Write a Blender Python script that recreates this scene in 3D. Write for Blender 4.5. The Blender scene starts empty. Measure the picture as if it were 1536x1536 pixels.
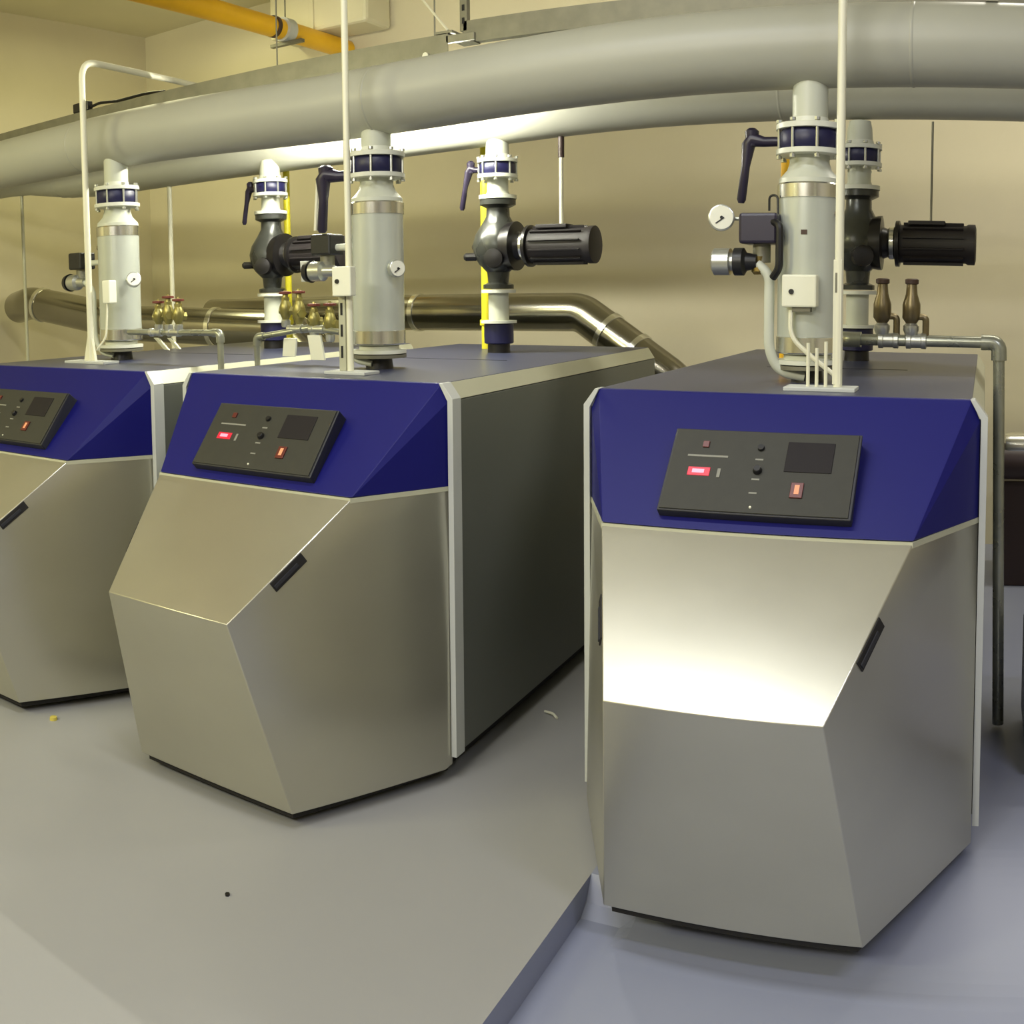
import bpy, bmesh, math, random
from mathutils import Vector, Matrix
random.seed(7)
S = bpy.context.scene
COL = S.collection
PI = math.pi

# ------------------------------------------------------------------ camera
# the photograph is a swept phone panorama, so the camera is a cylindrical one
FPX, XC, YC = 1521.3, 768.0, 536.3
cd = bpy.data.cameras.new('camera')
cam = bpy.data.objects.new('camera', cd); COL.objects.link(cam); S.camera = cam
cd.type = 'PANO'; cd.panorama_type = 'CENTRAL_CYLINDRICAL'
cd.central_cylindrical_range_u_min = -XC / FPX
cd.central_cylindrical_range_u_max = (1536 - XC) / FPX
cd.central_cylindrical_range_v_min = (YC - 1536) / FPX
cd.central_cylindrical_range_v_max = YC / FPX
cd.central_cylindrical_radius = 1.0
cd.clip_start = .05; cd.clip_end = 100
AZ, PT, RL = -.4663, .0668, -.0079
R0 = Vector((math.cos(AZ), -math.sin(AZ), 0)); F0 = Vector((math.sin(AZ), math.cos(AZ), 0)); U0 = Vector((0, 0, 1))
F1 = F0 * math.cos(PT) - U0 * math.sin(PT); U1 = U0 * math.cos(PT) + F0 * math.sin(PT)
R2 = R0 * math.cos(RL) + U1 * math.sin(RL); U2 = U1 * math.cos(RL) - R0 * math.sin(RL)
M = Matrix((R2, U2, -F1)).transposed().to_4x4(); M.translation = (0, 0, 1.65)
cam.matrix_world = M

# ------------------------------------------------------------------ world, exposure
S.view_settings.view_transform = 'Standard'; S.view_settings.look = 'None'
S.view_settings.gamma = 1.0; S.view_settings.exposure = -0.33
S.view_settings.use_curve_mapping = False
S.cycles.max_bounces = 8; S.cycles.diffuse_bounces = 4; S.cycles.glossy_bounces = 4
S.cycles.use_denoising = True
S.cycles.sample_clamp_indirect = 6
W = bpy.data.worlds.new('world'); S.world = W; W.use_nodes = True
W.node_tree.nodes['Background'].inputs[0].default_value = (.6, .62, .55, 1)
W.node_tree.nodes['Background'].inputs[1].default_value = .22

def area(name, loc, size, power, col, rot=(0, 0, 0)):
    l = bpy.data.lights.new(name, 'AREA'); l.shape = 'RECTANGLE'; l.size, l.size_y = size
    l.energy = power; l.color = col
    o = bpy.data.objects.new(name, l); COL.objects.link(o); o.location = loc; o.rotation_euler = rot
    return o
WARM = (1.0, .97, .54); NEUT = (1.0, .96, .86); COOL = (.78, .80, 1.0)
D = math.radians
area('ceiling_lamp_left', (-5.2, -1.6, 3.7), (1.6, .3), 150, WARM, (D(52), 0, D(5)))
area('ceiling_lamp_far_left', (-5.6, 5.2, 3.95), (.25, 1.3), 30, WARM)
area('ceiling_lamp_nose', (-1.5, 1.30, 3.85), (1.8, .14), 60, (.95, .97, 1.0))
area('ceiling_lamp_rear_right', (.8, 4.9, 3.9), (1.8, .25), 75, (1, .95, .82))
area('fill_front', (-1.8, -2.2, 3.6), (2.4, .4), 150, NEUT, (D(55), 0, D(0)))  # added fill light without a fixture, tilted to brighten boiler fronts and walls
area('ceiling_lamp_right', (1.7, .2, 3.9), (1.5, .3), 85, COOL)

# ------------------------------------------------------------------ materials
def lin(c):
    return tuple(((v / 255) / 12.92 if v / 255 <= .04045 else ((v / 255 + .055) / 1.055) ** 2.4) for v in c)
def mat(name, rgb, rough=.5, metal=0.0, noise=None, bump=None, spec=.5, coat=0, aniso=None, emit=None):
    """rgb in sRGB 0-255; noise=(scale, amount, stretch) colour mottling; bump=(scale, strength)."""
    m = bpy.data.materials.new(name); m.use_nodes = True; nt = m.node_tree; N = nt.nodes; L = nt.links
    b = N['Principled BSDF']; c = lin(rgb)
    b.inputs['Base Color'].default_value = (*c, 1); b.inputs['Roughness'].default_value = rough
    b.inputs['Metallic'].default_value = metal; b.inputs['Specular IOR Level'].default_value = spec
    if coat: b.inputs['Coat Weight'].default_value = coat; b.inputs['Coat Roughness'].default_value = .15
    tc = None
    def coords(stretch):
        t = N.new('ShaderNodeTexCoord'); mp = N.new('ShaderNodeMapping'); mp.inputs['Scale'].default_value = stretch
        L.new(t.outputs['Object'], mp.inputs[0]); return mp
    if noise:
        sc, am, st = noise
        mp = coords(st); n = N.new('ShaderNodeTexNoise'); n.inputs['Scale'].default_value = sc; n.inputs['Detail'].default_value = 5
        L.new(mp.outputs[0], n.inputs['Vector'])
        r = N.new('ShaderNodeValToRGB'); r.color_ramp.elements[0].position = .15; r.color_ramp.elements[1].position = .85; r.color_ramp.interpolation = 'EASE'
        r.color_ramp.elements[0].color = (*[v * (1 - am) for v in c], 1); r.color_ramp.elements[1].color = (*[min(1, v * (1 + am)) for v in c], 1)
        L.new(n.outputs[0], r.inputs[0]); L.new(r.outputs[0], b.inputs['Base Color'])
        if metal:
            mr = N.new('ShaderNodeMapRange'); mr.inputs[3].default_value = rough * .85; mr.inputs[4].default_value = min(1, rough * 1.15)
            L.new(n.outputs[0], mr.inputs[0]); L.new(mr.outputs[0], b.inputs['Roughness'])
    if bump:
        mp = coords(bump[2] if len(bump) > 2 else (1, 1, 1)); n = N.new('ShaderNodeTexNoise'); n.inputs['Scale'].default_value = bump[0]; n.inputs['Detail'].default_value = 4
        L.new(mp.outputs[0], n.inputs['Vector'])
        bp = N.new('ShaderNodeBump'); bp.inputs['Strength'].default_value = bump[1]; bp.inputs['Distance'].default_value = .01
        L.new(n.outputs[0], bp.inputs['Height']); L.new(bp.outputs[0], b.inputs['Normal'])
    if emit:
        b.inputs['Emission Color'].default_value = (*lin(emit[0]), 1); b.inputs['Emission Strength'].default_value = emit[1]
    return m
U1s = (1, 1, 1)
PLASTER = mat('plaster', (208, 200, 172), .9, noise=(1.2, .05, U1s), bump=(6, .25))
CEILP = mat('ceiling_plaster', (222, 216, 186), .9, noise=(.9, .06, U1s), bump=(5, .2))
FLOORB = mat('bluish_floor', (142, 147, 166), .42, noise=(.7, .06, U1s), bump=(3, .05), spec=.4)  # bluer tone for the floor right of the step
FLOORM = mat('grey_floor_paint', (152, 152, 151), .42, noise=(.7, .06, U1s), bump=(3, .05), spec=.4)
PIPEG = mat('grey_pipe_paint', (164, 164, 150), .42, noise=(2, .05, U1s), spec=.5)
STUBG = mat('light_grey_paint', (196, 199, 182), .42, noise=(3, .05, U1s))
BLUE = mat('blue_hood_paint', (12, 13, 97), .5, noise=(2, .05, U1s), spec=.3)
BLUETOP = mat('blue_top_sheen', (58, 62, 86), .34, noise=(3, .08, U1s), spec=.6)  # dark blue greyed in the colour for grazing reflections and some dust
BRUSH = mat('brushed_steel', (190, 188, 174), .29, .78, noise=(1.6, .07, (1, 1, 1.4)))
SIDE = mat('grey_side_paint', (100, 103, 96), .45, .15, noise=(1.5, .05, U1s))
EDGE = mat('pale_edge_paint', (190, 193, 188), .45, .1)
RAIL = mat('pale_rail_paint', (184, 184, 160), .4, .2)
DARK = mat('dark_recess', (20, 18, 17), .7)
PANEL = mat('control_panel_plastic', (54, 54, 48), .55, spec=.3, noise=(30, .06, U1s))
PANELE = mat('control_panel_edge', (30, 31, 38), .5)
SCREEN = mat('dark_screen', (34, 31, 33), .6, spec=.2)
REDLED = mat('red_display', (150, 20, 40), .4, emit=((235, 20, 60), .8))
PINK = mat('pink_digits', (255, 150, 170), .4, emit=((255, 120, 150), 1.2))
REDSW = mat('red_switch', (92, 30, 24), .4)
ORANGE = mat('orange_symbol', (225, 150, 110), .5, emit=((230, 150, 110), .15))
KNOB = mat('black_knob', (22, 22, 24), .4)
GREYMK = mat('grey_print', (130, 130, 120), .6)
VBLUE = mat('valve_blue_iron', (20, 20, 62), .4, noise=(9, .15, U1s))
VBLACK = mat('handle_dark_enamel', (34, 28, 48), .35)
FLANGE = mat('pale_flange_paint', (214, 216, 200), .4)
BOLT = mat('zinc_bolt', (190, 192, 184), .3, .8)
CYL = mat('pale_grey_cylinder', (196, 201, 190), .25, .3, noise=(5, .04, U1s))
CHROME = mat('polished_band', (225, 225, 218), .22, 1.0)
FLUE = mat('stainless_flue', (150, 147, 136), .2, 1.0, noise=(4, .07, U1s), bump=(3, .03))
BLACK = mat('black_cast_iron', (24, 22, 22), .35, .1, noise=(12, .15, U1s))
PUMPG = mat('dark_green_grey_iron', (62, 64, 60), .28, .35, noise=(8, .15, U1s))
MOTOR = mat('motor_black', (26, 21, 23), .6, noise=(9, .1, U1s))
WHITEP = mat('white_rod_paint', (222, 220, 194), .4)
WBOX = mat('white_plastic', (226, 226, 204), .45)
DIAL = mat('gauge_dial', (232, 232, 215), .3)
BRASS = mat('brass', (160, 140, 84), .28, .9, noise=(20, .2, U1s))
BRONZE = mat('bronze_valve', (120, 108, 78), .35, .7, noise=(15, .2, U1s))
RUBBER = mat('brown_cap', (62, 40, 26), .5)
YELLOW = mat('yellow_gas_paint', (240, 186, 22), .42, noise=(4, .06, U1s))
GASY = mat('yellow_riser_paint', (206, 196, 40), .4)
GALV = mat('galvanised_steel', (122, 120, 104), .5, .5, noise=(14, .18, U1s))
STEELP = mat('grey_steel_pipe', (150, 152, 138), .28, .65, noise=(10, .15, (1, 1, 1)))
BROWN = mat('brown_pipe_paint', (52, 36, 32), .5)
TUBE = mat('lit_tube', (255, 255, 240), .4, emit=((255, 253, 236), 620))
CABW = mat('steel_cabinet', (150, 152, 172), .5)
YELDOT = mat('yellow_scrap_plastic', (190, 176, 80), .6)

# ------------------------------------------------------------------ mesh helpers
def finish(name, bm, m, parent=None, smooth=True, bevel=0.0):
    bmesh.ops.remove_doubles(bm, verts=bm.verts, dist=1e-6)
    bmesh.ops.recalc_face_normals(bm, faces=bm.faces)
    me = bpy.data.meshes.new(name); bm.to_mesh(me); bm.free()
    mm = m if isinstance(m, (list, tuple)) else [m]
    for x in mm: me.materials.append(x)
    if smooth:
        me.polygons.foreach_set('use_smooth', [True] * len(me.polygons))
        me.set_sharp_from_angle(angle=math.radians(35))
    o = bpy.data.objects.new(name, me); COL.objects.link(o)
    if parent: o.parent = parent
    if bevel:
        b = o.modifiers.new('bevel', 'BEVEL'); b.width = bevel; b.segments = 2; b.limit_method = 'ANGLE'; b.angle_limit = math.radians(30)
    return o
def box(bm, x0, x1, y0, y1, z0, z1):
    v = [bm.verts.new((x, y, z)) for x in (x0, x1) for y in (y0, y1) for z in (z0, z1)]
    for f in ((0, 1, 3, 2), (4, 6, 7, 5), (0, 4, 5, 1), (2, 3, 7, 6), (0, 2, 6, 4), (1, 5, 7, 3)):
        bm.faces.new([v[i] for i in f])
    return v
def BX(name, m, parent, *a, bevel=.003):
    bm = bmesh.new(); box(bm, *a); return finish(name, bm, m, parent, False, bevel)
def frame(d):
    d = Vector(d).normalized(); a = Vector((0, 0, 1)) if abs(d.z) < .9 else Vector((1, 0, 0))
    u = d.cross(a).normalized(); return u, d.cross(u).normalized()
def lathe(bm, base, axis, prof, n=28):
    """prof: [(distance along axis, radius)]"""
    base = Vector(base); axis = Vector(axis).normalized(); u, w = frame(axis); rings = []
    for t, r in prof:
        c = base + axis * t
        if r < 1e-6: rings.append([bm.verts.new(c)])
        else: rings.append([bm.verts.new(c + u * r * math.cos(2 * PI * k / n) + w * r * math.sin(2 * PI * k / n)) for k in range(n)])
    for a, b in zip(rings, rings[1:]):
        for k in range(n):
            k2 = (k + 1) % n
            if len(a) == 1 and len(b) == 1: continue
            if len(a) == 1: bm.faces.new((a[0], b[k], b[k2]))
            elif len(b) == 1: bm.faces.new((a[k], b[0], a[k2]))
            else: bm.faces.new((a[k], b[k], b[k2], a[k2]))
    for r_ in (rings[0], rings[-1]):
        if len(r_) > 1: bm.faces.new(r_)
def LA(name, m, parent, base, axis, prof, n=28, **k):
    bm = bmesh.new(); lathe(bm, base, axis, prof, n); return finish(name, bm, m, parent, **k)
def CY(name, m, parent, a, b, r, n=24, **k):
    a = Vector(a); b = Vector(b); return LA(name, m, parent, a, b - a, [(0, r), ((b - a).length, r)], n, **k)
def tube(bm, pts, r, n=14):
    pts = [Vector(p) for p in pts]; rad = r if isinstance(r, (list, tuple)) else [r] * len(pts)
    ref = None; rings = []
    for i, p in enumerate(pts):
        d = (pts[min(i + 1, len(pts) - 1)] - pts[max(i - 1, 0)]).normalized()
        if ref is None: u, _ = frame(d)
        else: u = (ref - d * ref.dot(d)).normalized()
        ref = u; w = d.cross(u)
        rings.append([bm.verts.new(p + u * rad[i] * math.cos(2 * PI * k / n) + w * rad[i] * math.sin(2 * PI * k / n)) for k in range(n)])
    for a, b in zip(rings, rings[1:]):
        for k in range(n): bm.faces.new((a[k], b[k], b[(k + 1) % n], a[(k + 1) % n]))
    bm.faces.new(rings[0]); bm.faces.new(rings[-1])
def bend(pts, rad, k=6):
    """polyline with rounded corners"""
    P = [Vector(p) for p in pts]; out = [P[0]]
    for i in range(1, len(P) - 1):
        a = (P[i - 1] - P[i]); b = (P[i + 1] - P[i]); ra = min(rad, a.length * .49, b.length * .49)
        A = P[i] + a.normalized() * ra; B = P[i] + b.normalized() * ra
        for j in range(k + 1):
            t = j / k; out.append(A * (1 - t) ** 2 + P[i] * 2 * t * (1 - t) + B * t * t)
    out.append(P[-1]); return out
def TU(name, m, parent, pts, r, rad=.05, n=14):
    bm = bmesh.new(); tube(bm, bend(pts, rad) if rad else pts, r, n); return finish(name, bm, m, parent)
def poly(bm, verts, faces):
    v = [bm.verts.new(p) for p in verts]
    for f in faces: bm.faces.new([v[i] for i in f])
def PO(name, m, parent, verts, faces, bevel=.002, smooth=False):
    bm = bmesh.new(); poly(bm, verts, faces); return finish(name, bm, m, parent, smooth, bevel)

def tag(o, label, cat, group=None):
    o['label'] = label; o['category'] = cat
    if group: o['group'] = group
    return o
def thing(name, label, cat, loc=(0, 0, 0), rz=0, group=None):
    o = bpy.data.objects.new(name, None); COL.objects.link(o); o.location = loc; o.rotation_euler = (0, 0, rz)
    o.empty_display_size = .1
    return tag(o, label, cat, group)
def struct(o): o['kind'] = 'structure'; return o
def dup(root, loc, rz, label):
    r = root.copy(); COL.objects.link(r); r.location = loc; r.rotation_euler = (0, 0, rz); r['label'] = label
    for ch in list(root.children):
        c = ch.copy(); COL.objects.link(c); c.parent = r
        for g in list(ch.children):
            d = g.copy(); COL.objects.link(d); d.parent = c
    return r

# ------------------------------------------------------------------ room
XL, YB, ZC, XR, YF = -7.06, 6.6, 4.07, 4.2, -3.4
struct(BX('wall_back', PLASTER, None, XL - .2, XR + .2, YB, YB + .2, -.15, ZC, bevel=0))
struct(BX('wall_left', PLASTER, None, XL - .2, XL, YF, YB, -.15, ZC, bevel=0))
struct(BX('wall_right', PLASTER, None, XR, XR + .2, YF, YB, -.15, ZC, bevel=0))
struct(BX('wall_front', PLASTER, None, XL - .2, XR + .2, YF - .2, YF, -.15, ZC, bevel=0))
struct(BX('ceiling', CEILP, None, XL - .2, XR + .2, YF - .2, YB + .2, ZC, ZC + .15, bevel=0))
# floor: a slab with a shallow step down to the right front bay (the step edge shows at the bottom of the photo)
XS = -1.05
def fh(x, y):
    t0, t1 = (2.5, 2.56) if x < -.93 else (2.35, 2.95)
    t = min(1, max(0, (t1 - y) / (t1 - t0))); return -.085 * t * t * (3 - 2 * t)
bm = bmesh.new()
v = [bm.verts.new(p) for p in ((XL, YF, 0), (XS, YF, 0), (XS, YB, 0), (XL, YB, 0))]; bm.faces.new(v)
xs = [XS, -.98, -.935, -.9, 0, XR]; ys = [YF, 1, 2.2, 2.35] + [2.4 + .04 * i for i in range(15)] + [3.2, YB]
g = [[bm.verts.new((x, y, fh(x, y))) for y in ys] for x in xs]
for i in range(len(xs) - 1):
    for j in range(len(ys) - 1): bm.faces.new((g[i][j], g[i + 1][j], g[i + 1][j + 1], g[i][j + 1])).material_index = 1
for j in range(len(ys) - 1):
    if ys[j] < 2.56:
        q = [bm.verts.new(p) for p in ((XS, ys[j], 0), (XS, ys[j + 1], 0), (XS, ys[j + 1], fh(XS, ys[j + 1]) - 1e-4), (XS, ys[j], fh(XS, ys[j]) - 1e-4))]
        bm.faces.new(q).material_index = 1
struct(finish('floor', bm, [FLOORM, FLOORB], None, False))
# dropped ventilation duct along the back wall under the ceiling
vd = thing('ventilation_duct', 'painted box duct high on the back wall behind the orange-yellow pipe', 'duct', (-4.8, 6.42, 3.64))
BX('duct_body', CEILP, vd, -.45, .48, -.17, .17, 0, .42, bevel=.03)
BX('joint_flange', CEILP, vd, -.04, .0, -.185, .17, -.015, .42, bevel=.004)

# ------------------------------------------------------------------ boilers
H, BW, BD, Z0, ZB, WB, P1, ZN, WN, P2, WM, P3 = 1.343, .603, 2.18, .052, 1.006, .425, .33, .683, .261, .744, .336, .55
def make_boiler(label, loc, rz, dm=0, dk=0):
    r = thing('boiler', label, 'boiler', loc, rz, 'floor-standing boilers in a row')
    w = BW
    # casing
    for s in (-1, 1):
        a, b = sorted((s * (w - .02), s * w))
        BX('side_panel', SIDE, r, a, b, .05, BD, .085, H - .058, bevel=.002)
        # pale rounded rail along the top long edge
        PO('top_rail', RAIL, r, [(s * (w - .036), .0, H), (s * (w - .036), BD, H), (s * w, BD, H - .055), (s * w, .0, H - .055), (s * (w - .06), .0, H - .06), (s * (w - .06), BD, H - .06)],
           [(0, 1, 2, 3), (3, 2, 5, 4), (0, 4, 5, 1), (0, 3, 4), (1, 5, 2)], .002)
        # pale edging strip of the front frame with its notched top
        x0, x1 = s * (w - .010), s * (w + .010)
        vs = [(x0, -.012, .082), (x1, -.012, .082), (x1, -.012, H - .05), (s * (w - .028), -.012, H + .001), (s * (w - .042), -.012, H + .001), (x0, -.012, H - .058)]
        vb = [(x, .046, z) for x, y, z in vs]
        n = len(vs)
        PO('front_edging', EDGE, r, vs + vb, [tuple(range(n)), tuple(range(2 * n - 1, n - 1, -1))] + [(i, (i + 1) % n, n + (i + 1) % n, n + i) for i in range(n)], .001)
        BX('base_rail', DARK, r, *sorted((s * (w - .05), s * (w - .12))), .0, BD - .02, .022, .085, bevel=0)
        for y in (.06, BD - .1):
            LA('foot', BOLT, r, (s * (w - .085), y, 0), (0, 0, 1), [(0, .022), (.008, .022), (.012, .008), (.024, .008)], 12)
    BX('top_panel', BLUETOP, r, -w + .037, w - .037, .01, BD - .004, H - .012, H + .001, bevel=.002)
    BX('back_panel', SIDE, r, -w + .022, w - .022, BD - .02, BD, .085, H - .06, bevel=.002)
    BX('front_bulkhead', DARK, r, -w + .022, w - .022, .05, .07, .085, H - .062, bevel=0)
    BX('bottom_tray', DARK, r, -w + .02, w - .02, 0, BD, .086, .1, bevel=0)
    # blue hood: sloping front and two side facets
    hx = w - .012
    V = [(-w + .037, 0, H), (w - .037, 0, H), (WB, -P1, ZB), (-WB, -P1, ZB),
         (hx, -.0, H - .06), (hx, 0, ZB - .008), (-hx, 0, H - .06), (-hx, 0, ZB - .008),
         (-w + .037, .03, H), (w - .037, .03, H), (hx, .03, H - .06), (hx, .03, ZB - .008), (-hx, .03, H - .06), (-hx, .03, ZB - .008)]
    F = [(0, 1, 2, 3), (1, 4, 2), (4, 5, 2), (0, 3, 6), (6, 3, 7), (0, 8, 9, 1), (1, 9, 10, 4), (4, 10, 11, 5), (0, 6, 12, 8), (6, 7, 13, 12),
         (3, 2, 5, 11, 13, 7), (8, 12, 13, 11, 10, 9)]
    PO('hood', BLUE, r, V, F, .004)
    # brushed front cover
    g = .006
    zs = ZB - g
    V = [(-WB, -P1 - .004, zs), (WB, -P1 - .004, zs), (WN, -P2, ZN), (-WN, -P2, ZN), (WM + dm, -P3, Z0), (-WM, -P3, Z0),
         (hx, 0, zs - .008), (hx, -.05, Z0), (-hx, 0, zs - .008), (-hx, -.05, Z0), (hx, .02, zs - .008), (hx, .0, Z0), (-hx, .02, zs - .008), (-hx, .0, Z0)]
    V[7] = (hx + dk, -.05, Z0); V[11] = (hx + dk, 0, Z0)
    F = [(0, 1, 2, 3), (3, 2, 4, 5), (1, 6, 2), (2, 6, 7), (2, 7, 4), (0, 3, 8), (3, 9, 8), (3, 5, 9), (0, 8, 12, 10, 6, 1), (6, 10, 11, 7), (8, 9, 13, 12),
         (5, 4, 7, 11, 13, 9), (10, 12, 13, 11)]
    PO('front_cover', BRUSH, r, V, F, .0025, True)
    sk = [(-hx + .02, .0), (-WM + .015, -P3 + .022), (WM - .015, -P3 + .022), (hx - .02, .0)]  # dark strip added to deepen the shadow line under the cover
    PO('shadow_skirt', DARK, r, [(x, y, .026) for x, y in sk] + [(x, y, .058) for x, y in sk], [(0, 1, 2, 3), (7, 6, 5, 4), (0, 4, 5, 1), (1, 5, 6, 2), (2, 6, 7, 3), (3, 7, 4, 0)], 0)
    # handle slots on the side facets along the cover's edge
    A = Vector((WB, -P1 - .004, zs)); B = Vector((WN, -P2, ZN)); C = Vector((hx, 0, zs)); D_ = Vector((hx, -.05, Z0))
    n = (C - A).cross(B - A).normalized()
    if n.x < 0: n = -n
    for s in (-1, 1):
        e = (B - A).normalized(); inw = n.cross(e).normalized()
        if inw.z > 0: inw = -inw
        p0 = A + e * .232 + inw * .004; p1 = A + e * .366 + inw * .004; q0 = p0 + inw * .034; q1 = p1 + inw * .034
        up = n * .0035; dn = -n * .012
        vs = [p0 + up, p1 + up, q1 + up, q0 + up, p0 + dn, p1 + dn, q1 + dn, q0 + dn]
        h = PO('handle_slot', DARK, r, [(s * p.x, p.y, p.z) for p in vs], [(0, 1, 2, 3), (7, 6, 5, 4), (0, 4, 5, 1), (1, 5, 6, 2), (2, 6, 7, 3), (3, 7, 4, 0)], .001)
        p0 = A + e * .262 + inw * .017; p1 = A + e * .362 + inw * .017; q0 = p0 + inw * .012; q1 = p1 + inw * .012; up = n * .007
        vs = [p0 + up, p1 + up, q1 + up, q0 + up, p0, p1, q1, q0]
        PO('handle_grip', PANELE, h, [(s * p.x, p.y, p.z) for p in vs], [(0, 1, 2, 3), (7, 6, 5, 4), (0, 4, 5, 1), (1, 5, 6, 2), (2, 6, 7, 3), (3, 7, 4, 0)], .001)
    # control panel, parallel to the hood's slope
    dn = Vector((0, -P1, ZB - H)).normalized(); nn = Vector((0, dn.z, -dn.y)); X = Vector((1, 0, 0))
    if nn.y > 0: nn = -nn
    O = Vector((0, 0, H))
    def at(x, d, o):   # the panel is a wedge: its upper edge stands further off the hood
        k = (.436 - d) / .266 if o > .01 else 0
        return O + X * (x + .010 * k) + dn * (d + .012 * k) + nn * (o + .030 * k)
    def plate(name, m, par, x0, x1, d0, d1, o0, o1, bevel=.001, taper=0):
        vs = [at(x0, d0, o1), at(x1, d0, o1), at(x1, d1, o1), at(x0, d1, o1), at(x0 + taper, d0 + taper, o0), at(x1 - taper, d0 + taper, o0), at(x1 - taper, d1 - taper, o0), at(x0 + taper, d1 - taper, o0)]
        return PO(name, m, par, vs, [(0, 1, 2, 3), (7, 6, 5, 4), (0, 4, 5, 1), (1, 5, 6, 2), (2, 6, 7, 3), (3, 7, 4, 0)], bevel)
    cp = plate('control_panel', PANELE, r, -.268, .262, .170, .436, -.002, .032, .003)
    plate('panel_face', PANEL, cp, -.262, .254, .175, .431, .032, .036, .001)
    plate('display_screen', SCREEN, cp, .062, .192, .205, .300, .036, .0385)
    plate('red_display', REDLED, cp, -.205, -.142, .298, .325, .036, .038)
    plate('display_digits', PINK, cp, -.192, -.158, .305, .317, .038, .039, 0)
    plate('power_switch', REDSW, cp, -.178, -.160, .214, .234, .036, .041)
    plate('lamp_row', GREYMK, cp, -.215, -.100, .258, .264, .036, .0372, 0)
    plate('key_strip', GREYMK, cp, -.121, -.112, .300, .328, .036, .038, 0)
    sw = plate('burner_switch', REDSW, cp, .090, .124, .334, .380, .036, .041)
    plate('switch_symbol', ORANGE, sw, .101, .114, .342, .370, .041, .042, 0)
    LA('knob', KNOB, cp, at(-.010, .300, .036), nn, [(0, .013), (.012, .011), (.014, .009)], 16)
    LA('knob', KNOB, cp, at(-.012, .228, .036), nn, [(0, .010), (.008, .009)], 16)
    for d in (.262, .325, .368): plate('printed_mark', GREYMK, cp, -.022, .0, d, d + .005, .036, .0368, 0)
    LA('status_lamp', WBOX, cp, at(-.010, .414, .036), nn, [(0, .004), (.003, .003)], 10)
    BX('panel_seam', DARK, r, -.26, .30, 1.03, 1.036, H, H + .002, bevel=0)
    # pale folded lip along the top of the steel cover
    lip = [(-hx - .002, .0, zs - .002), (-WB, -P1 - .006, zs + .002), (WB, -P1 - .006, zs + .002), (hx + .002, .0, zs - .002)]
    lip2 = [(-hx + .02, .01, zs), (-WB + .01, -P1 + .012, zs), (WB - .01, -P1 + .012, zs), (hx - .02, .01, zs)]
    vs = [(x, y - .002, z - .012) for x, y, z in lip] + [(x, y, z + .003) for x, y, z in lip] + [(x, y, z + .003) for x, y, z in lip2]
    F = []
    for i in range(3): F += [(i, i + 1, i + 5, i + 4), (i + 4, i + 5, i + 9, i + 8), (i, i + 8, i + 9, i + 1)]
    PO('cover_lip', RAIL, r, vs, F + [(0, 4, 8), (3, 11, 7)], 0)
    return r
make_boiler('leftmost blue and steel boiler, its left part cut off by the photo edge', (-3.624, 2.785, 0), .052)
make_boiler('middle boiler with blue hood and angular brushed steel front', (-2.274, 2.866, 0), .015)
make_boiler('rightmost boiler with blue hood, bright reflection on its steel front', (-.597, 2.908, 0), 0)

# ------------------------------------------------------------------ header pipes
FY, FZ, FR = 3.34, 2.45, .133
RY, RZ, RR = 4.42, 2.515, .132
hp = thing('header_pipe', 'large grey front header pipe running across above the boilers', 'pipe', (-3, FY, FZ))
def fz(x): return .0 - .045 * math.exp(-((x + 2.25) / 1.0) ** 2) - .02 * (1 / (1 + math.exp((x + 2.2) * 3)))
TU('pipe_body', PIPEG, hp, [(x / 4, 0, fz(x / 4 - 3)) for x in range(-16, 28)] , FR, 0, 40)
for x in (-1.05, .75, 2.75): LA('weld_seam', PIPEG, hp, (x - .006, 0, fz(x - 3)), (1, 0, 0), [(0, FR), (.003, FR + .002), (.009, FR + .002), (.012, FR)], 40)
bm = bmesh.new()
for x in (3.0,):
    box(bm, x - .02, x + .02, -.03, .03, FR, FR + .05)
finish('hanger_clip', bm, GALV, hp); CY('hanger_rod', GALV, hp, (3.0, 0, FR), (3.0, 0, ZC - FZ), .006, 10)
rp = thing('header_pipe', 'second grey header pipe, behind and just below the front one', 'pipe', (-3, RY, RZ))
def rz_(x): return .01 + .11 / (1 + math.exp((x + 5.75) * 6)) - .065 / (1 + math.exp((x + 2.1) * 3))
TU('pipe_body', PIPEG, rp, [(x / 4, 0, rz_(x / 4 - 3)) for x in range(-15, 28)], RR, 0, 40)
for x in (-2.6, .1, 2.1): LA('weld_seam', PIPEG, rp, (x - .006, 0, rz_(x - 3)), (1, 0, 0), [(0, RR), (.003, RR + .002), (.009, RR + .002), (.012, RR)], 40)

# pump suspension rods and supports under the rear header
def rod(label, x, y, z1, z0, r, m, clamp=True):
    t = thing('support_rod', label, 'rod', (x, y, z0))
    CY('rod_body', m, t, (0, 0, 0), (0, 0, z1 - z0), r, 12)
    if clamp: CY('rod_socket', BROWN, t, (0, 0, z1 - z0 - .10), (0, 0, z1 - z0), r * 1.5, 12)
    return t
rod('thin dark rod from the rear header down to the rightmost pump motor', -.243, RY, RZ - RR, 1.955, .005, GALV, False)
rod('thin white rod from the rear header to the middle pump motor', -1.957, RY, RZ - RR - .012, 1.957, .010, WHITEP)
rod('white post hanging left of the leftmost brass valve cluster, under the rear header', -4.55, RY, RZ - RR - .035, 0, .015, WHITEP, False)
rod('slim pale post at the far left in front of the steel flue', -6.11, RY, RZ - RR + .045, 0, .013, RAIL, False)

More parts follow.
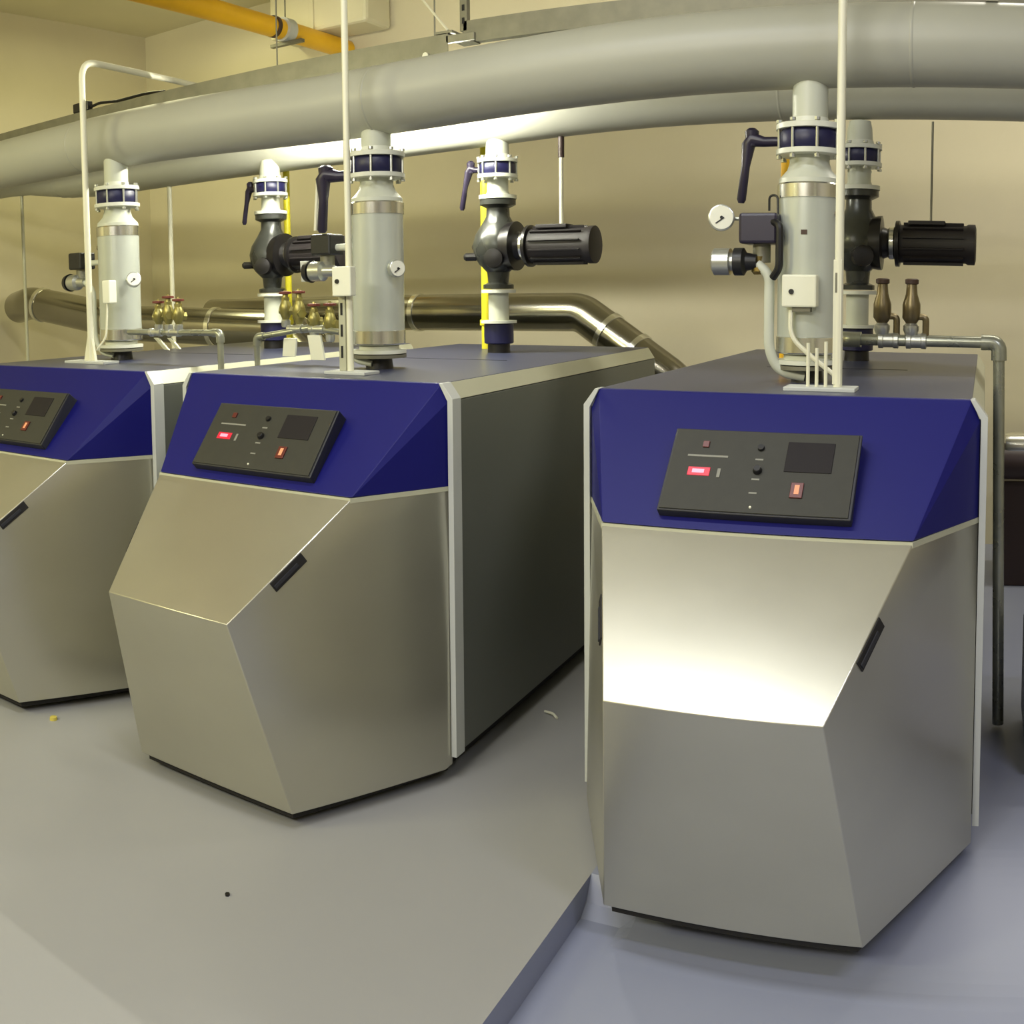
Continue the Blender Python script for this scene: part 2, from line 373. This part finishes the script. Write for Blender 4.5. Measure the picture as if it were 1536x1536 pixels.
# ------------------------------------------------------------------ flow risers with filter cylinder
def valve(r, z0, z1, rad, bolts=8):
    LA('flange', FLANGE, r, (0, 0, z1), (0, 0, 1), [(0, rad), (.016, rad), (.018, rad * .98), (.019, .065), (.04, .06)], 32)
    LA('flange', FLANGE, r, (0, 0, z0 - .018), (0, 0, 1), [(0, rad * .98), (.002, rad), (.018, rad)], 32)
    vb = LA('valve_body', VBLUE, r, (0, 0, z0), (0, 0, 1), [(0, rad * .84), (.012, rad * .9), (z1 - z0 - .012, rad * .9), (z1 - z0, rad * .84)], 32)
    for k in range(bolts):
        a = 2 * PI * (k + .5) / bolts
        LA('bolt', BOLT, vb, (rad * .93 * math.cos(a), rad * .93 * math.sin(a), z0 - .032), (0, 0, 1),
           [(0, .010), (.010, .010), (.0101, .005), (z1 - z0 + .052, .005), (z1 - z0 + .0521, .010), (z1 - z0 + .062, .010)], 8)
    return vb
def handle(r, zc, rad, ang, reach, drop, k=1.0, lean=.03):
    d = Vector((math.cos(ang), math.sin(ang), 0)); a = d * rad * .9 + Vector((0, 0, zc)); e = d * (rad + reach) + Vector((0, 0, zc + .01))
    bm = bmesh.new()
    tube(bm, [a, d * (rad + reach * .5) + Vector((0, 0, zc)), e, e + d * .012 + Vector((0, 0, -.02)), e + d * lean * .6 + Vector((0, 0, -drop * .45)), e + d * lean + Vector((0, 0, -drop)), e + d * lean * 1.02 + Vector((0, 0, -drop - .012))],
         [.016 * k, .017 * k, .026 * k, .024 * k, .015 * k, .016 * k, .010 * k], 12)
    lathe(bm, e + Vector((0, 0, -.024)), (0, 0, 1), [(0, .02 * k), (.05, .024 * k), (.06, .012 * k)], 14)
    return finish('valve_handle', bm, VBLACK, r)
def gauge(r, c, rad, facing, stem_to):
    f = Vector(facing).normalized(); c = Vector(c)
    g = LA('pressure_gauge', BOLT, r, c - f * .02, f, [(0, rad * .9), (.004, rad), (.026, rad), (.028, rad * .92)], 24)
    LA('dial_face', DIAL, g, c + f * .008, f, [(0, rad * .88), (.002, rad * .88)], 24)
    u, w = frame(f); bm = bmesh.new(); tube(bm, [c + f * .012 - u * rad * .2, c + f * .012 + (u + w) * rad * .45], .002, 6); finish('needle', bm, KNOB, g)
    LA('needle_hub', KNOB, g, c + f * .010, f, [(0, rad * .12), (.004, rad * .12)], 10)
    TU('gauge_stem', STEELP, r, [c - f * .02, Vector(stem_to)], .006, 0, 8)
def riser(kind, label, x, y, rad=.112, cr=.103):
    r = thing('flow_riser', label, 'pipework', (x, y, 0), 0, 'flow risers with pale filter cylinders')
    CY('stub_pipe', STUBG, r, (0, 0, 2.20), (0, 0, 2.335), .059, 28)
    valve(r, 2.11, 2.175, rad)
    LA('reducer', STUBG, r, (0, 0, 1.995), (0, 0, 1), [(0, cr), (.02, cr * .98), (.05, .074), (.075, .066), (.10, .066)], 32)
    LA('cylinder_body', CYL, r, (0, 0, 1.47), (0, 0, 1), [(0, cr), (.48, cr)], 40)
    LA('upper_band', CHROME, r, (0, 0, 1.95), (0, 0, 1), [(0, cr), (.002, cr + .004), (.045, cr + .004), (.05, cr)], 40)
    LA('lower_band', CHROME, r, (0, 0, 1.435), (0, 0, 1), [(0, cr * .7), (.006, cr), (.01, cr + .003), (.06, cr + .003), (.062, cr)], 40)
    LA('base_flange', FLANGE, r, (0, 0, 1.405), (0, 0, 1), [(0, .108), (.014, .108), (.0141, .08), (.03, .08)], 32)
    LA('base_flange', GALV, r, (0, 0, 1.388), (0, 0, 1), [(0, .108), (.013, .108)], 32)
    LA('neck', BLACK, r, (0, 0, H), (0, 0, 1), [(0, .056), (.046, .05)], 24)
    if kind == 'right':
        handle(r, 2.142, rad, PI, .085, .20, 1.0, .035)
        gauge(r, (-.285, -.06, 1.888), .044, (.25, -.95, .05), (-.19, -.03, 1.885))
        cb = BX('coil_cover', VBLACK, r, -.215, -.085, -.11, .02, 1.80, 1.90, bevel=.01)
        LA('coil_core', GALV, cb, (-.15, -.045, 1.74), (0, 0, 1), [(0, .03), (.06, .03)], 16)
        TU('coil_cable', KNOB, r, [(-.10, -.10, 1.87), (-.075, -.12, 1.86), (-.075, -.12, 1.72), (-.10, -.10, 1.69)], .013, .02, 10)
        LA('brass_fitting', BRASS, r, (-.155, -.06, 1.70), (0, 0, 1), [(0, .018), (.01, .026), (.03, .026), (.035, .016), (.06, .02)], 12)
        ac = LA('actuator_body', BOLT, r, (-.31, -.07, 1.742), (1, 0, 0), [(0, .036), (.006, .045), (.06, .045), (.061, .03), (.075, .03)], 28)
        LA('actuator_rear', KNOB, ac, (-.235, -.07, 1.742), (1, 0, 0), [(0, .046), (.03, .046), (.04, .03), (.075, .024)], 28)
        TU('bypass_pipe', STUBG, r, [(-.16, -.07, 1.735), (-.118, -.07, 1.70), (-.118, -.07, 1.45), (-.085, -.06, 1.38), (.0, -.05, 1.365)], .017, .06)
        CY('upper_branch', STUBG, r, (-.10, -.03, 1.885), (-.16, -.03, 1.885), .012, 12)
        TU('cable_loop', KNOB, r, [(-.125, -.05, 1.91), (-.125, -.05, 1.96), (-.095, -.06, 1.96), (-.09, -.07, 1.86)], .004, .02, 8)
    if kind == 'middle':
        handle(r, 2.11, rad, PI + .3, .10, .22, 1.3, .02)
        TU('position_rod', WHITEP, r, [(-.245, -.06, 2.10), (-.255, -.06, 2.0), (-.262, -.06, 1.90)], .008, 0, 8)
        gauge(r, (.128, -.06, 1.737), .034, (.9, -.5, 0), (.06, -.06, 1.737))
    if kind == 'left':
        handle(r, 2.142, rad, PI - .9, .07, .20, 1.0, .03)
        gauge(r, (.150, -.04, 1.735), .036, (.8, -.55, .25), (.08, -.04, 1.735))
    if kind != 'right':
        dx = -.235 if kind == 'middle' else -.265
        cb = BX('coil_cover', KNOB, r, dx - .05, dx + .05, -.07, .03, 1.80, 1.885, bevel=.008)
        LA('coil_core', GALV, cb, (dx, -.02, 1.74), (0, 0, 1), [(0, .03), (.06, .03)], 16)
        ac = LA('actuator_body', BOLT, r, (dx - .06, -.05, 1.735), (1, 0, 0), [(0, .03), (.006, .04), (.06, .04), (.07, .025), (.12, .022)], 24)
        LA('actuator_rear', KNOB, ac, (dx - .085, -.05, 1.735), (1, 0, 0), [(0, .04), (.025, .046)], 24)
        CY('upper_branch', STUBG, r, (dx + .04, -.02, 1.83), (-.08, -.02, 1.83), .014, 12)
        TU('bypass_pipe', STUBG, r, [(dx + .05, -.05, 1.735), (-.118, -.07, 1.70), (-.118, -.07, 1.45), (-.085, -.06, 1.38), (0, -.05, 1.365)], .013, .06)
    if kind == 'right':
        tb = BX('thermostat_box', WBOX, r, -.062, .052, -.145, -.098, 1.595, 1.70, bevel=.006)
        LA('thermostat_knob', KNOB, tb, (-.030, -.145, 1.645), (0, -1, 0), [(0, .009), (.006, .008)], 12)
        BX('thermostat_foot', GALV, tb, -.03, .03, -.13, -.098, 1.58, 1.596, bevel=.001)
        TU('thermostat_cable', WHITEP, r, [(-.035, -.12, 1.585), (-.035, -.13, 1.50), (.03, -.13, 1.44), (.11, -.13, 1.38)], .008, .04, 8)
        BX('flow_mark', RUBBER, r, -.008, .012, -cr - .002, -cr + .004, 1.83, 1.845, bevel=0)
    for z in (1.90, 1.60):
        a = -2.6 if kind != 'right' else -.35
        LA('side_socket', BRONZE, r, (cr * .95 * math.cos(a), cr * .95 * math.sin(a), z), (math.cos(a), math.sin(a), 0), [(0, .012), (.012, .012)], 10)
    return r
riser('left', 'leftmost flow riser with pale cylinder, beside the bent white rod', -3.78, 3.31)
riser('middle', 'middle flow riser with pale cylinder and small gauge on its right', -2.268, 3.335)
riser('right', 'rightmost flow riser with white round gauge and thermostat box', -.588, 3.34)

# ------------------------------------------------------------------ return pumps
def pump(label, x, y):
    r = thing('return_pump', label, 'pump', (x, y, 0), 0, 'black circulation pumps on pale risers')
    LA('stub_pipe', STUBG, r, (0, 0, 2.30), (0, 0, 1), [(0, .058), (.05, .055), (.085, .047)], 24)
    valve(r, 2.205, 2.262, .098)
    LA('spool_piece', STUBG, r, (0, 0, 2.105), (0, 0, 1), [(0, .06), (.02, .052), (.085, .052)], 24)
    LA('flange', FLANGE, r, (0, 0, 2.088), (0, 0, 1), [(0, .092), (.018, .092)], 32)
    pb = LA('pump_body', PUMPG, r, (0, 0, 1.655), (0, 0, 1), [(0, .075), (.02, .075), (.03, .05), (.08, .055), (.12, .095), (.16, .118), (.21, .125), (.26, .112), (.31, .08), (.35, .058), (.39, .056), (.405, .088), (.43, .088)], 32)
    LA('suction_boss', BLACK, pb, (-.08, 0, 1.86), (-1, 0, 0), [(0, .06), (.03, .05), (.045, .03), (.06, .012)], 16)
    LA('drain_plug', BLACK, pb, (-.09, -.06, 1.81), (-1, -.4, 0), [(0, .02), (.05, .02), (.06, .012)], 10)
    LA('vent_boss', BLACK, pb, (.03, -.10, 1.80), (.3, -1, 0), [(0, .05), (.03, .045), (.035, .02)], 16)
    LA('volute_disc', BLACK, r, (.02, 0, 1.86), (1, 0, 0), [(0, .105), (.07, .118), (.085, .118), (.09, .07), (.11, .062)], 32)
    LA('coupling_ring', CHROME, r, (.128, 0, 1.86), (1, 0, 0), [(0, .06), (.012, .072), (.03, .072), (.034, .06)], 24)
    LA('motor_flange', BLACK, r, (.162, 0, 1.858), (1, 0, 0), [(0, .07), (.004, .10), (.02, .10), (.024, .088)], 28)
    mt = LA('motor', MOTOR, r, (.18, 0, 1.858), (1, 0, 0), [(0, .082), (.29, .082), (.30, .088), (.33, .088), (.335, .07)], 28)
    for k in range(12):
        a = 2 * PI * (k + .5) / 12
        c, s = math.cos(a), math.sin(a); bm = bmesh.new()
        vs = []
        for xx in (.20, .46):
            for rr_ in (.078, .094):
                for t in (-.003, .003): vs.append((xx, c * rr_ - s * t, 1.858 + s * rr_ + c * t))
        poly(bm, vs, [(0, 1, 3, 2), (4, 6, 7, 5), (0, 4, 5, 1), (2, 3, 7, 6), (0, 2, 6, 4), (1, 5, 7, 3)]); finish('cooling_fin', bm, MOTOR, mt, False)
    BX('terminal_box', MOTOR, mt, .22, .38, -.045, .045, 1.938, 1.957, bevel=.004)
    LA('flange', FLANGE, r, (0, 0, 1.635), (0, 0, 1), [(0, .085), (.016, .085)], 32)
    CY('lower_spool', STUBG, r, (0, 0, 1.50), (0, 0, 1.64), .05, 24)
    LA('flange', FLANGE, r, (0, 0, 1.488), (0, 0, 1), [(0, .088), (.013, .088)], 32)
    LA('check_valve', VBLUE, r, (0, 0, H + .045), (0, 0, 1), [(0, .066), (.004, .072), (.095, .072), (.1, .066)], 24)
    LA('neck', BLACK, r, (0, 0, H), (0, 0, 1), [(0, .056), (.046, .054)], 24)
    handle(r, 2.235, .098, PI, .05, .19, .85, .05)
    return r
p0 = pump('rightmost circulation pump with long black motor, behind the right boiler riser', -.56, 4.43)
dup(p0, (-2.285, 4.40, 0), 0, 'middle circulation pump with long black motor, standing in front of the steel flue')
dup(p0, (-3.665, 4.34, 0), .0, 'leftmost circulation pump under very bright white flanges, nearest the brass valves')
# yellow gas risers behind the pumps
def gas(label, x, y, z1, m=GASY, z0=H, r=.028):
    t = thing('gas_riser', label, 'pipe', (x, y, z0))
    CY('pipe_body', m, t, (0, 0, 0), (0, 0, z1 - z0), r, 16)
    LA('union_nut', m, t, (0, 0, .12), (0, 0, 1), [(0, r * 1.1), (.004, r * 1.3), (.03, r * 1.3), (.034, r * 1.1)], 6)
    return t
gas('yellow gas pipe standing behind the middle pump', -2.49, 4.66, 2.40)
gas('yellow gas pipe standing behind the leftmost pump', -3.86, 4.72, 2.38, GASY, H, .02)
gas('short ochre pipe behind the rightmost riser cylinder', -.735, 3.66, 2.13, YELLOW, H, .016)

# ------------------------------------------------------------------ conduit stands on the boiler tops
def stand(label, x, y, x0, x1, rodx, top, width, back=None):
    t = thing('conduit_stand', label, 'conduit', (x, y, H + .001))
    BX('base_plate', EDGE, t, x0, x1, -.05, .05, 0, .012, bevel=.002)
    if back is None: CY('conduit_rod', WHITEP, t, (rodx, 0, .01), (rodx, 0, top - H), width, 14)
    else: TU('conduit_rod', WHITEP, t, [(rodx, 0, .01), (rodx, 0, top - H), (back[0] - x, back[1] - y, top - H)], width, .09, 14)
    return t
s = stand('tall white conduit rod on a plate at the front of the rightmost boiler', -.5, 3.06, -.105, .115, .056, ZC, .0135)
for dx, h in ((-.035, .145), (-.008, .13), (.02, .15)): CY('cable_post', WHITEP, s, (dx, -.01, .012), (dx, -.01, h), .0055, 10)
BX('strap', WHITEP, s, .040, .066, -.012, .012, .02, .40, bevel=.002)
BX('strap_slot', GALV, s, .046, .052, -.0135, -.0115, .30, .36, bevel=0)
s = stand('tall thin white conduit rod on a plate at the front of the middle boiler', -2.2, 3.06, -.10, .085, -.012, ZC, .0125)
BX('strut_channel', RAIL, s, -.055, -.025, -.012, .012, .012, .30, bevel=.002)
for z in (.06, .14, .22): BX('strut_slot', DARK, s, -.045, -.036, -.014, -.0115, z, z + .045, bevel=0)
tb = BX('thermostat_box', WBOX, s, -.055, .03, -.05, -.012, .29, .40, bevel=.005)
LA('thermostat_knob', KNOB, tb, (-.030, -.05, .345), (0, -1, 0), [(0, .009), (.006, .008)], 12)
s = stand('white conduit rod bending back at the top, on the leftmost boiler', -3.73, 3.06, -.13, .16, .015, 2.76, .0155, (-3.83, 4.14))
PO('gusset', WHITEP, s, [(-.03, -.008, .012), (.05, -.008, .012), (.022, -.008, .16), (.008, -.008, .16), (-.03, .008, .012), (.05, .008, .012), (.022, .008, .16), (.008, .008, .16)],
   [(0, 1, 2, 3), (7, 6, 5, 4), (0, 4, 5, 1), (1, 5, 6, 2), (2, 6, 7, 3), (3, 7, 4, 0)], .001)
tb = BX('thermostat_box', WBOX, s, .05, .10, .05, .10, .28, .39, bevel=.006)
TU('thermostat_cable', WHITEP, s, [(.075, .06, .28), (.07, .05, .12), (.03, .02, .06)], .005, .03, 8)

# ------------------------------------------------------------------ drain manifolds and brass valves
def brass_valve(label, loc, m, group, sc=1.0, tilt=0):
    t = thing('relief_valve', label, 'valve', loc, 0, group)
    LA('valve_base', BOLT, t, (0, 0, 0), (0, 0, 1), [(0, .022 * sc), (.02, .030 * sc), (.035, .030 * sc), (.045, .02 * sc)], 12)
    LA('valve_body', m, t, (0, 0, .045 * sc), (0, 0, 1), [(0, .02 * sc), (.02, .034 * sc), (.07 * sc, .034 * sc), (.11 * sc, .022 * sc), (.15 * sc, .019 * sc)], 16)
    LA('valve_cap', RUBBER, t, (0, 0, .19 * sc), (0, 0, 1), [(0, .019 * sc), (.003, .026 * sc), (.018, .026 * sc), (.022, .018 * sc)], 14)
    TU('outlet_branch', m, t, [(.02 * sc, 0, .07 * sc), (.055 * sc, 0, .07 * sc), (.055 * sc, 0, .0)], .013 * sc, .02, 10)
    return t
WHEEL = mat('red_brown_handwheel', (104, 44, 32), .5)
OLIVEB = mat('dull_brass', (150, 142, 84), .35, .7, noise=(18, .2, U1s))
def small_valve(label, loc, group, h, turn):
    t = thing('small_valve', label, 'valve', loc, turn, group)
    LA('valve_base', BOLT, t, (0, 0, -.008), (0, 0, 1), [(0, .016), (.01, .02), (.03, .02), (.034, .014)], 10)
    vb = LA('valve_body', OLIVEB, t, (0, 0, .026), (0, 0, 1), [(0, .014), (h * .15, .024), (h * .35, .028), (h * .5, .02), (h * .6, .012), (h * .75, .012)], 14)
    LA('packing_nut', OLIVEB, vb, (0, 0, .026 + h * .55), (0, 0, 1), [(0, .018), (.014, .018)], 6)
    CY('side_port', OLIVEB, t, (-.028, 0, .026 + h * .25), (.03, 0, .026 + h * .25), .014, 10)
    LA('port_nut', OLIVEB, t, (.02, 0, .026 + h * .25), (1, 0, 0), [(0, .02), (.016, .02)], 6)
    hw = LA('handwheel', WHEEL, t, (0, 0, .026 + h * .72), (0, 0, 1), [(0, .008), (.003, .028), (.012, .028), (.014, .008)], 14)
    LA('handwheel_nut', OLIVEB, hw, (0, 0, .026 + h * .72 + .013), (0, 0, 1), [(0, .008), (.008, .006)], 6)
    return t
def drain(label, pts, r, tee, m=STEELP):
    o = Vector(pts[0]); t = thing('drain_pipe', label, 'pipe', tuple(o))
    P = [Vector(p) - o for p in pts]
    TU('pipe_body', m, t, P, r, .03, 14)
    for i in range(1, len(P) - 1):
        d0 = (P[i - 1] - P[i]).normalized(); d1 = (P[i + 1] - P[i]).normalized()
        TU('elbow', m, t, [P[i] + d0 * r * 3, P[i], P[i] + d1 * r * 3], r * 1.35, r * 2.2, 14)
    for q in tee: LA('tee_fitting', BOLT, t, Vector(q) - o - Vector((.04, 0, 0)), (1, 0, 0), [(0, r), (.003, r * 1.4), (.02, r * 1.4), (.022, r * 1.25), (.058, r * 1.25), (.06, r * 1.4), (.077, r * 1.4), (.08, r)], 14)
    return t
drain('dark steel drain pipe turning down beside the rightmost boiler', [(-.56, 4.36, 1.447), (-.53, 3.80, 1.467), (.055, 3.78, 1.467), (.085, 3.76, .02)], .022, [(-.36, 3.794, 1.467), (-.255, 3.79, 1.467)])
brass_valve('left one of the two brown-capped valves on the drain pipe at right', (-.385, 3.795, 1.487), BRONZE, 'brown-capped valves on the right drain pipe')
brass_valve('right one of the two brown-capped valves on the drain pipe at right', (-.275, 3.79, 1.487), BRONZE, 'brown-capped valves on the right drain pipe')
# scribed seam on the right boiler top
# left boiler manifold
drain('thin steel drain pipe turning down between leftmost and middle boilers, behind', [(-3.62, 3.22, 1.485), (-3.005, 3.20, 1.485), (-3.002, 3.20, .03)], .014, [(-3.30, 3.21, 1.485), (-3.42, 3.21, 1.485)])
drain('thin steel drain pipe turning down close to the left side of the middle boiler', [(-2.33, 3.36, 1.47), (-2.66, 3.40, 1.50), (-2.935, 3.36, 1.46), (-2.935, 3.36, .03)], .013, [(-2.62, 3.39, 1.495), (-2.74, 3.39, 1.495)])
for i, (x, h_, a) in enumerate(((-3.40, .13, .5), (-3.335, .16, -.6), (-3.27, .14, 1.2))):
    small_valve('small brass valve with red-brown wheel on the leftmost drain pipe, ' + ('left one of three', 'middle one of three', 'right one of three')[i], (x, 3.21, 1.497), 'small brass valves behind the leftmost boiler front', h_, a)
for i, (x, h_, a) in enumerate(((-2.80, .15, .4), (-2.725, .18, -.5), (-2.645, .13, .9), (-2.56, .16, .1))):
    small_valve('small brass valve with red-brown wheel left of the middle riser, ' + ('leftmost of four', 'second of four', 'third of four', 'nearest the riser')[i], (x, 3.40, 1.51 - .02 * i), 'small brass valves left of the middle riser', h_, a)
# levers lying at the foot of the valves
def lever(label, x, y, z, dx, dz, w, m=WBOX):
    t = PO('valve_lever', m, None, [(x, y, z), (x + w, y, z), (x + w + dx, y, z - dz), (x + dx, y, z - dz), (x, y + .012, z), (x + w, y + .012, z), (x + w + dx, y + .012, z - dz), (x + dx, y + .012, z - dz)],
           [(0, 1, 2, 3), (7, 6, 5, 4), (0, 4, 5, 1), (1, 5, 6, 2), (2, 6, 7, 3), (3, 7, 4, 0)], .002)
    return tag(t, label, 'tag')
lever('white metal tag hanging below the drain pipe left of the middle riser', -2.665, 3.375, 1.47, .02, .105, .07)
lever('small square white tag at the foot of the leftmost pump', -2.815, 3.40, 1.455, -.01, .08, .07)
lever('pale slanted lever hanging under the leftmost drain pipe, left one of two', -3.43, 3.20, 1.46, .07, .055, .03, RAIL)
lever('pale slanted lever hanging under the leftmost drain pipe, right one of two', -3.34, 3.20, 1.46, .06, .05, .025, RAIL)
lever('grey bent plate under the black actuator of the middle riser', -2.635, 3.30, 1.78, .005, .085, .07, EDGE)

# ------------------------------------------------------------------ stainless flues behind
def flue(label, pts, r, seams, rad=.2):
    o = Vector(pts[0]); t = thing('flue_pipe', label, 'flue', tuple(o)); P = [Vector(p) - o for p in pts]
    TU('pipe_body', FLUE, t, P, r, rad, 36)
    for i, f in seams:
        a, b = P[i], P[i + 1]; d = (b - a).normalized(); c = a + (b - a) * f
        LA('clamp_band', CHROME, t, c - d * .02, d, [(0, r), (.004, r + .008), (.036, r + .008), (.04, r)], 36)
    return t
flue('stainless flue entering from the left wall, sloping behind the leftmost boiler', [(-6.90, 4.92, 1.60), (-6.62, 4.85, 1.635), (-5.6, 4.98, 1.46), (-4.25, 5.25, 1.40), (-3.9, 5.25, 1.1)], .13, [(1, .12), (1, .85), (2, .55)], .1)
flue('stainless flue running level behind the middle boiler pumps', [(-5.35, 5.62, 1.50), (-2.33, 5.55, 1.515), (-1.72, 5.45, 1.13), (-1.45, 5.4, .6)], .115, [(0, .25), (0, .62), (1, .3), (1, .6)], .06)
# supports for the flues
for x, y, z, lb in ((-5.2, 5.6, 1.375, 'steel floor post carrying the level flue at its left end'), (-5.75, 4.96, 1.345, 'steel floor post under the sloping flue')):
    rod(lb, x, y, z, 0, .02, GALV, False)

# ------------------------------------------------------------------ overhead channel, hangers, gas pipe
def channel(label, x0, x1, y, z0, z1, slots):
    t = thing('support_channel', label, 'rail', (x0, y, z0)); L_ = x1 - x0; h = z1 - z0
    bm = bmesh.new()
    pr = [(0, 0), (.04, 0), (.04, .003), (.003, .003), (.003, h - .003), (.04, h - .003), (.04, h), (0, h)]
    a = [bm.verts.new((0, yy, zz)) for yy, zz in pr]; b = [bm.verts.new((L_, yy, zz)) for yy, zz in pr]; n = len(pr)
    for i in range(n): bm.faces.new((a[i], a[(i + 1) % n], b[(i + 1) % n], b[i]))
    bm.faces.new(a); bm.faces.new(b)
    finish('channel_body', bm, GALV, t, False)
    for s0 in slots: BX('channel_clip', EDGE, t, s0 - x0, s0 - x0 + .03, -.006, 0, 0, h, bevel=.001)
    return t
channel('long galvanised channel above the front header, left half of the photo', XL + .02, -2.09, 3.6, 2.595, 2.682, ())
channel('higher galvanised channel above the front header, right of the perforated hanger', -2.13, XR - .02, 3.8, 2.69, 2.78, ())
br = thing('channel_bracket', 'pale joining bracket where the two overhead channels meet', 'bracket', (-2.1, 3.6, 2.60))
BX('bracket_plate', GALV, br, .0, .13, .0, .02, .045, .075, bevel=.002); LA('bracket_bolt', WBOX, br, (-.09, -.002, .005), (0, -1, 0), [(0, .014), (.012, .014)], 8)
BX('bracket_arm', GALV, br, -.05, .03, .0, .24, .085, .095, bevel=.001)
ph = thing('perforated_hanger', 'perforated steel strut hanging from the ceiling to the overhead channel', 'hanger', (-2.13, 3.8, 2.74))
BX('strut_body', GALV, ph, -.017, .017, 0, .03, 0, ZC - 2.74, bevel=.001)
for k in range(24): BX('strut_hole', DARK, ph, -.006, .006, -.0015, .001, .03 + .054 * k, .055 + .054 * k, bevel=0)
w = TU('ceiling_wire', WHITEP, None, [(-2.10, 3.62, 2.70), (-2.62, 3.9, 3.2), (-3.25, 4.25, ZC)], .005, 0, 8); tag(w, 'thin pale wire slanting from the ceiling to the channel joint', 'wire')
jb = BX('junction_box', BLACK, None, -4.46, -4.33, 3.60, 3.64, 2.683, 2.735, bevel=.006); tag(jb, 'small black box sitting on the overhead channel, left of the bent rod', 'box')
cb = TU('cable_bundle', BLACK, None, [(-4.33, 3.62, 2.70), (-4.25, 3.62, 2.71), (-4.1, 3.62, 2.695), (-3.9, 3.63, 2.70), (-3.75, 3.63, 2.688)], .008, .02, 8); tag(cb, 'short black cable lying along the channel beside the black box', 'cable')
GZ, GX = 3.55, -4.72
gp = thing('gas_pipe', 'orange-yellow gas pipe under the ceiling at upper left', 'pipe', (GX, 0, GZ))
TU('pipe_body', YELLOW, gp, [(.1, -3.35, 0), (-.02, 6.59, 0)], .072, 0, 24)
for y in (5.68, 2.6): LA('coupling_ring', RUBBER, gp, (0, y - .03, 0), (0, 1, 0), [(0, .072), (.003, .077), (.03, .077), (.033, .072)], 24)
hg = thing('pipe_hanger', 'grey strap hanger holding the orange-yellow gas pipe', 'hanger', (GX, 5.80, GZ))
LA('strap_ring', EDGE, hg, (0, -.045, 0), (0, 1, 0), [(0, .074), (.001, .086), (.089, .086), (.09, .074)], 24)
BX('cross_bar', GALV, hg, -.13, .16, -.02, .02, -.11, -.086, bevel=.002)
CY('hanger_rod', GALV, hg, (0, 0, .08), (0, 0, ZC - GZ), .006, 8)
# fluorescent lamp between the two headers (hidden by the front one)
fl = thing('tube_lamp', 'fluorescent tube lamp between the header pipes, above the middle pump', 'lamp', (-2.93, 3.90, 2.50))
BX('lamp_housing', WBOX, fl, -.45, .75, -.03, .03, .02, .06, bevel=.003)
CY('lamp_tube', TUBE, fl, (-.42, 0, .0), (.72, 0, 0), .013, 14)
for x in (-.43, .73): BX('lamp_holder', WBOX, fl, x - .01, x + .01, -.015, .015, -.02, .02, bevel=.001)
for x in (-.3, .6): CY('hanger_rod', GALV, fl, (x, 0, .055), (x, 0, ZC - 2.50), .004, 8)

# ------------------------------------------------------------------ right edge clutter, floor bits
hb = thing('insulated_pipe', 'dark brown pipe with bright top joint, low on the right edge', 'pipe', (.1, 5.6, .72))
CY('pipe_body', BROWN, hb, (0, 0, 0), (3.8, 0, 0), .10, 24)
LA('pipe_collar', CHROME, hb, (.03, 0, .09), (1, 0, 0), [(0, .07), (.03, .075), (.3, .075), (.33, .07)], 20)
BX('support_plinth', BROWN, hb, .02, 3.8, .05, .4, -.72, -.12, bevel=.005)
kb = thing('steel_cabinet', 'pale edge of a metal cabinet cut off by the right photo border', 'cabinet', (.38, 3.55, 0))
BX('cabinet_body', CABW, kb, -.205, .3, -.2, .3, .05, .42, bevel=.006); BX('cabinet_base', BROWN, kb, -.19, .29, -.19, .29, -.001, .05, bevel=0)
BX('cabinet_door', CABW, kb, -.18, .28, -.212, -.2, .07, .40, bevel=.003)
LA('yellow_cap', YELDOT, None, (-3.14, 2.33, 0), (0, 0, 1), [(0, .016), (.012, .014), (.014, .006)], 12); tag(bpy.data.objects['yellow_cap'], 'small yellow cap on the floor in front of the leftmost boiler', 'cap')
LA('lost_nut', BLACK, None, (-1.86, 1.95, 0), (0, 0, 1), [(0, .007), (.006, .007)], 6); tag(bpy.data.objects['lost_nut'], 'tiny dark nut lying alone on the open floor at front left', 'nut')
TU('tie_strap', WBOX, None, [(-1.63, 3.50, .006), (-1.585, 3.48, .012), (-1.56, 3.46, .006)], .005, .01, 8); tag(bpy.data.objects['tie_strap'], 'short white strap on the floor beside the middle boiler side', 'strap')
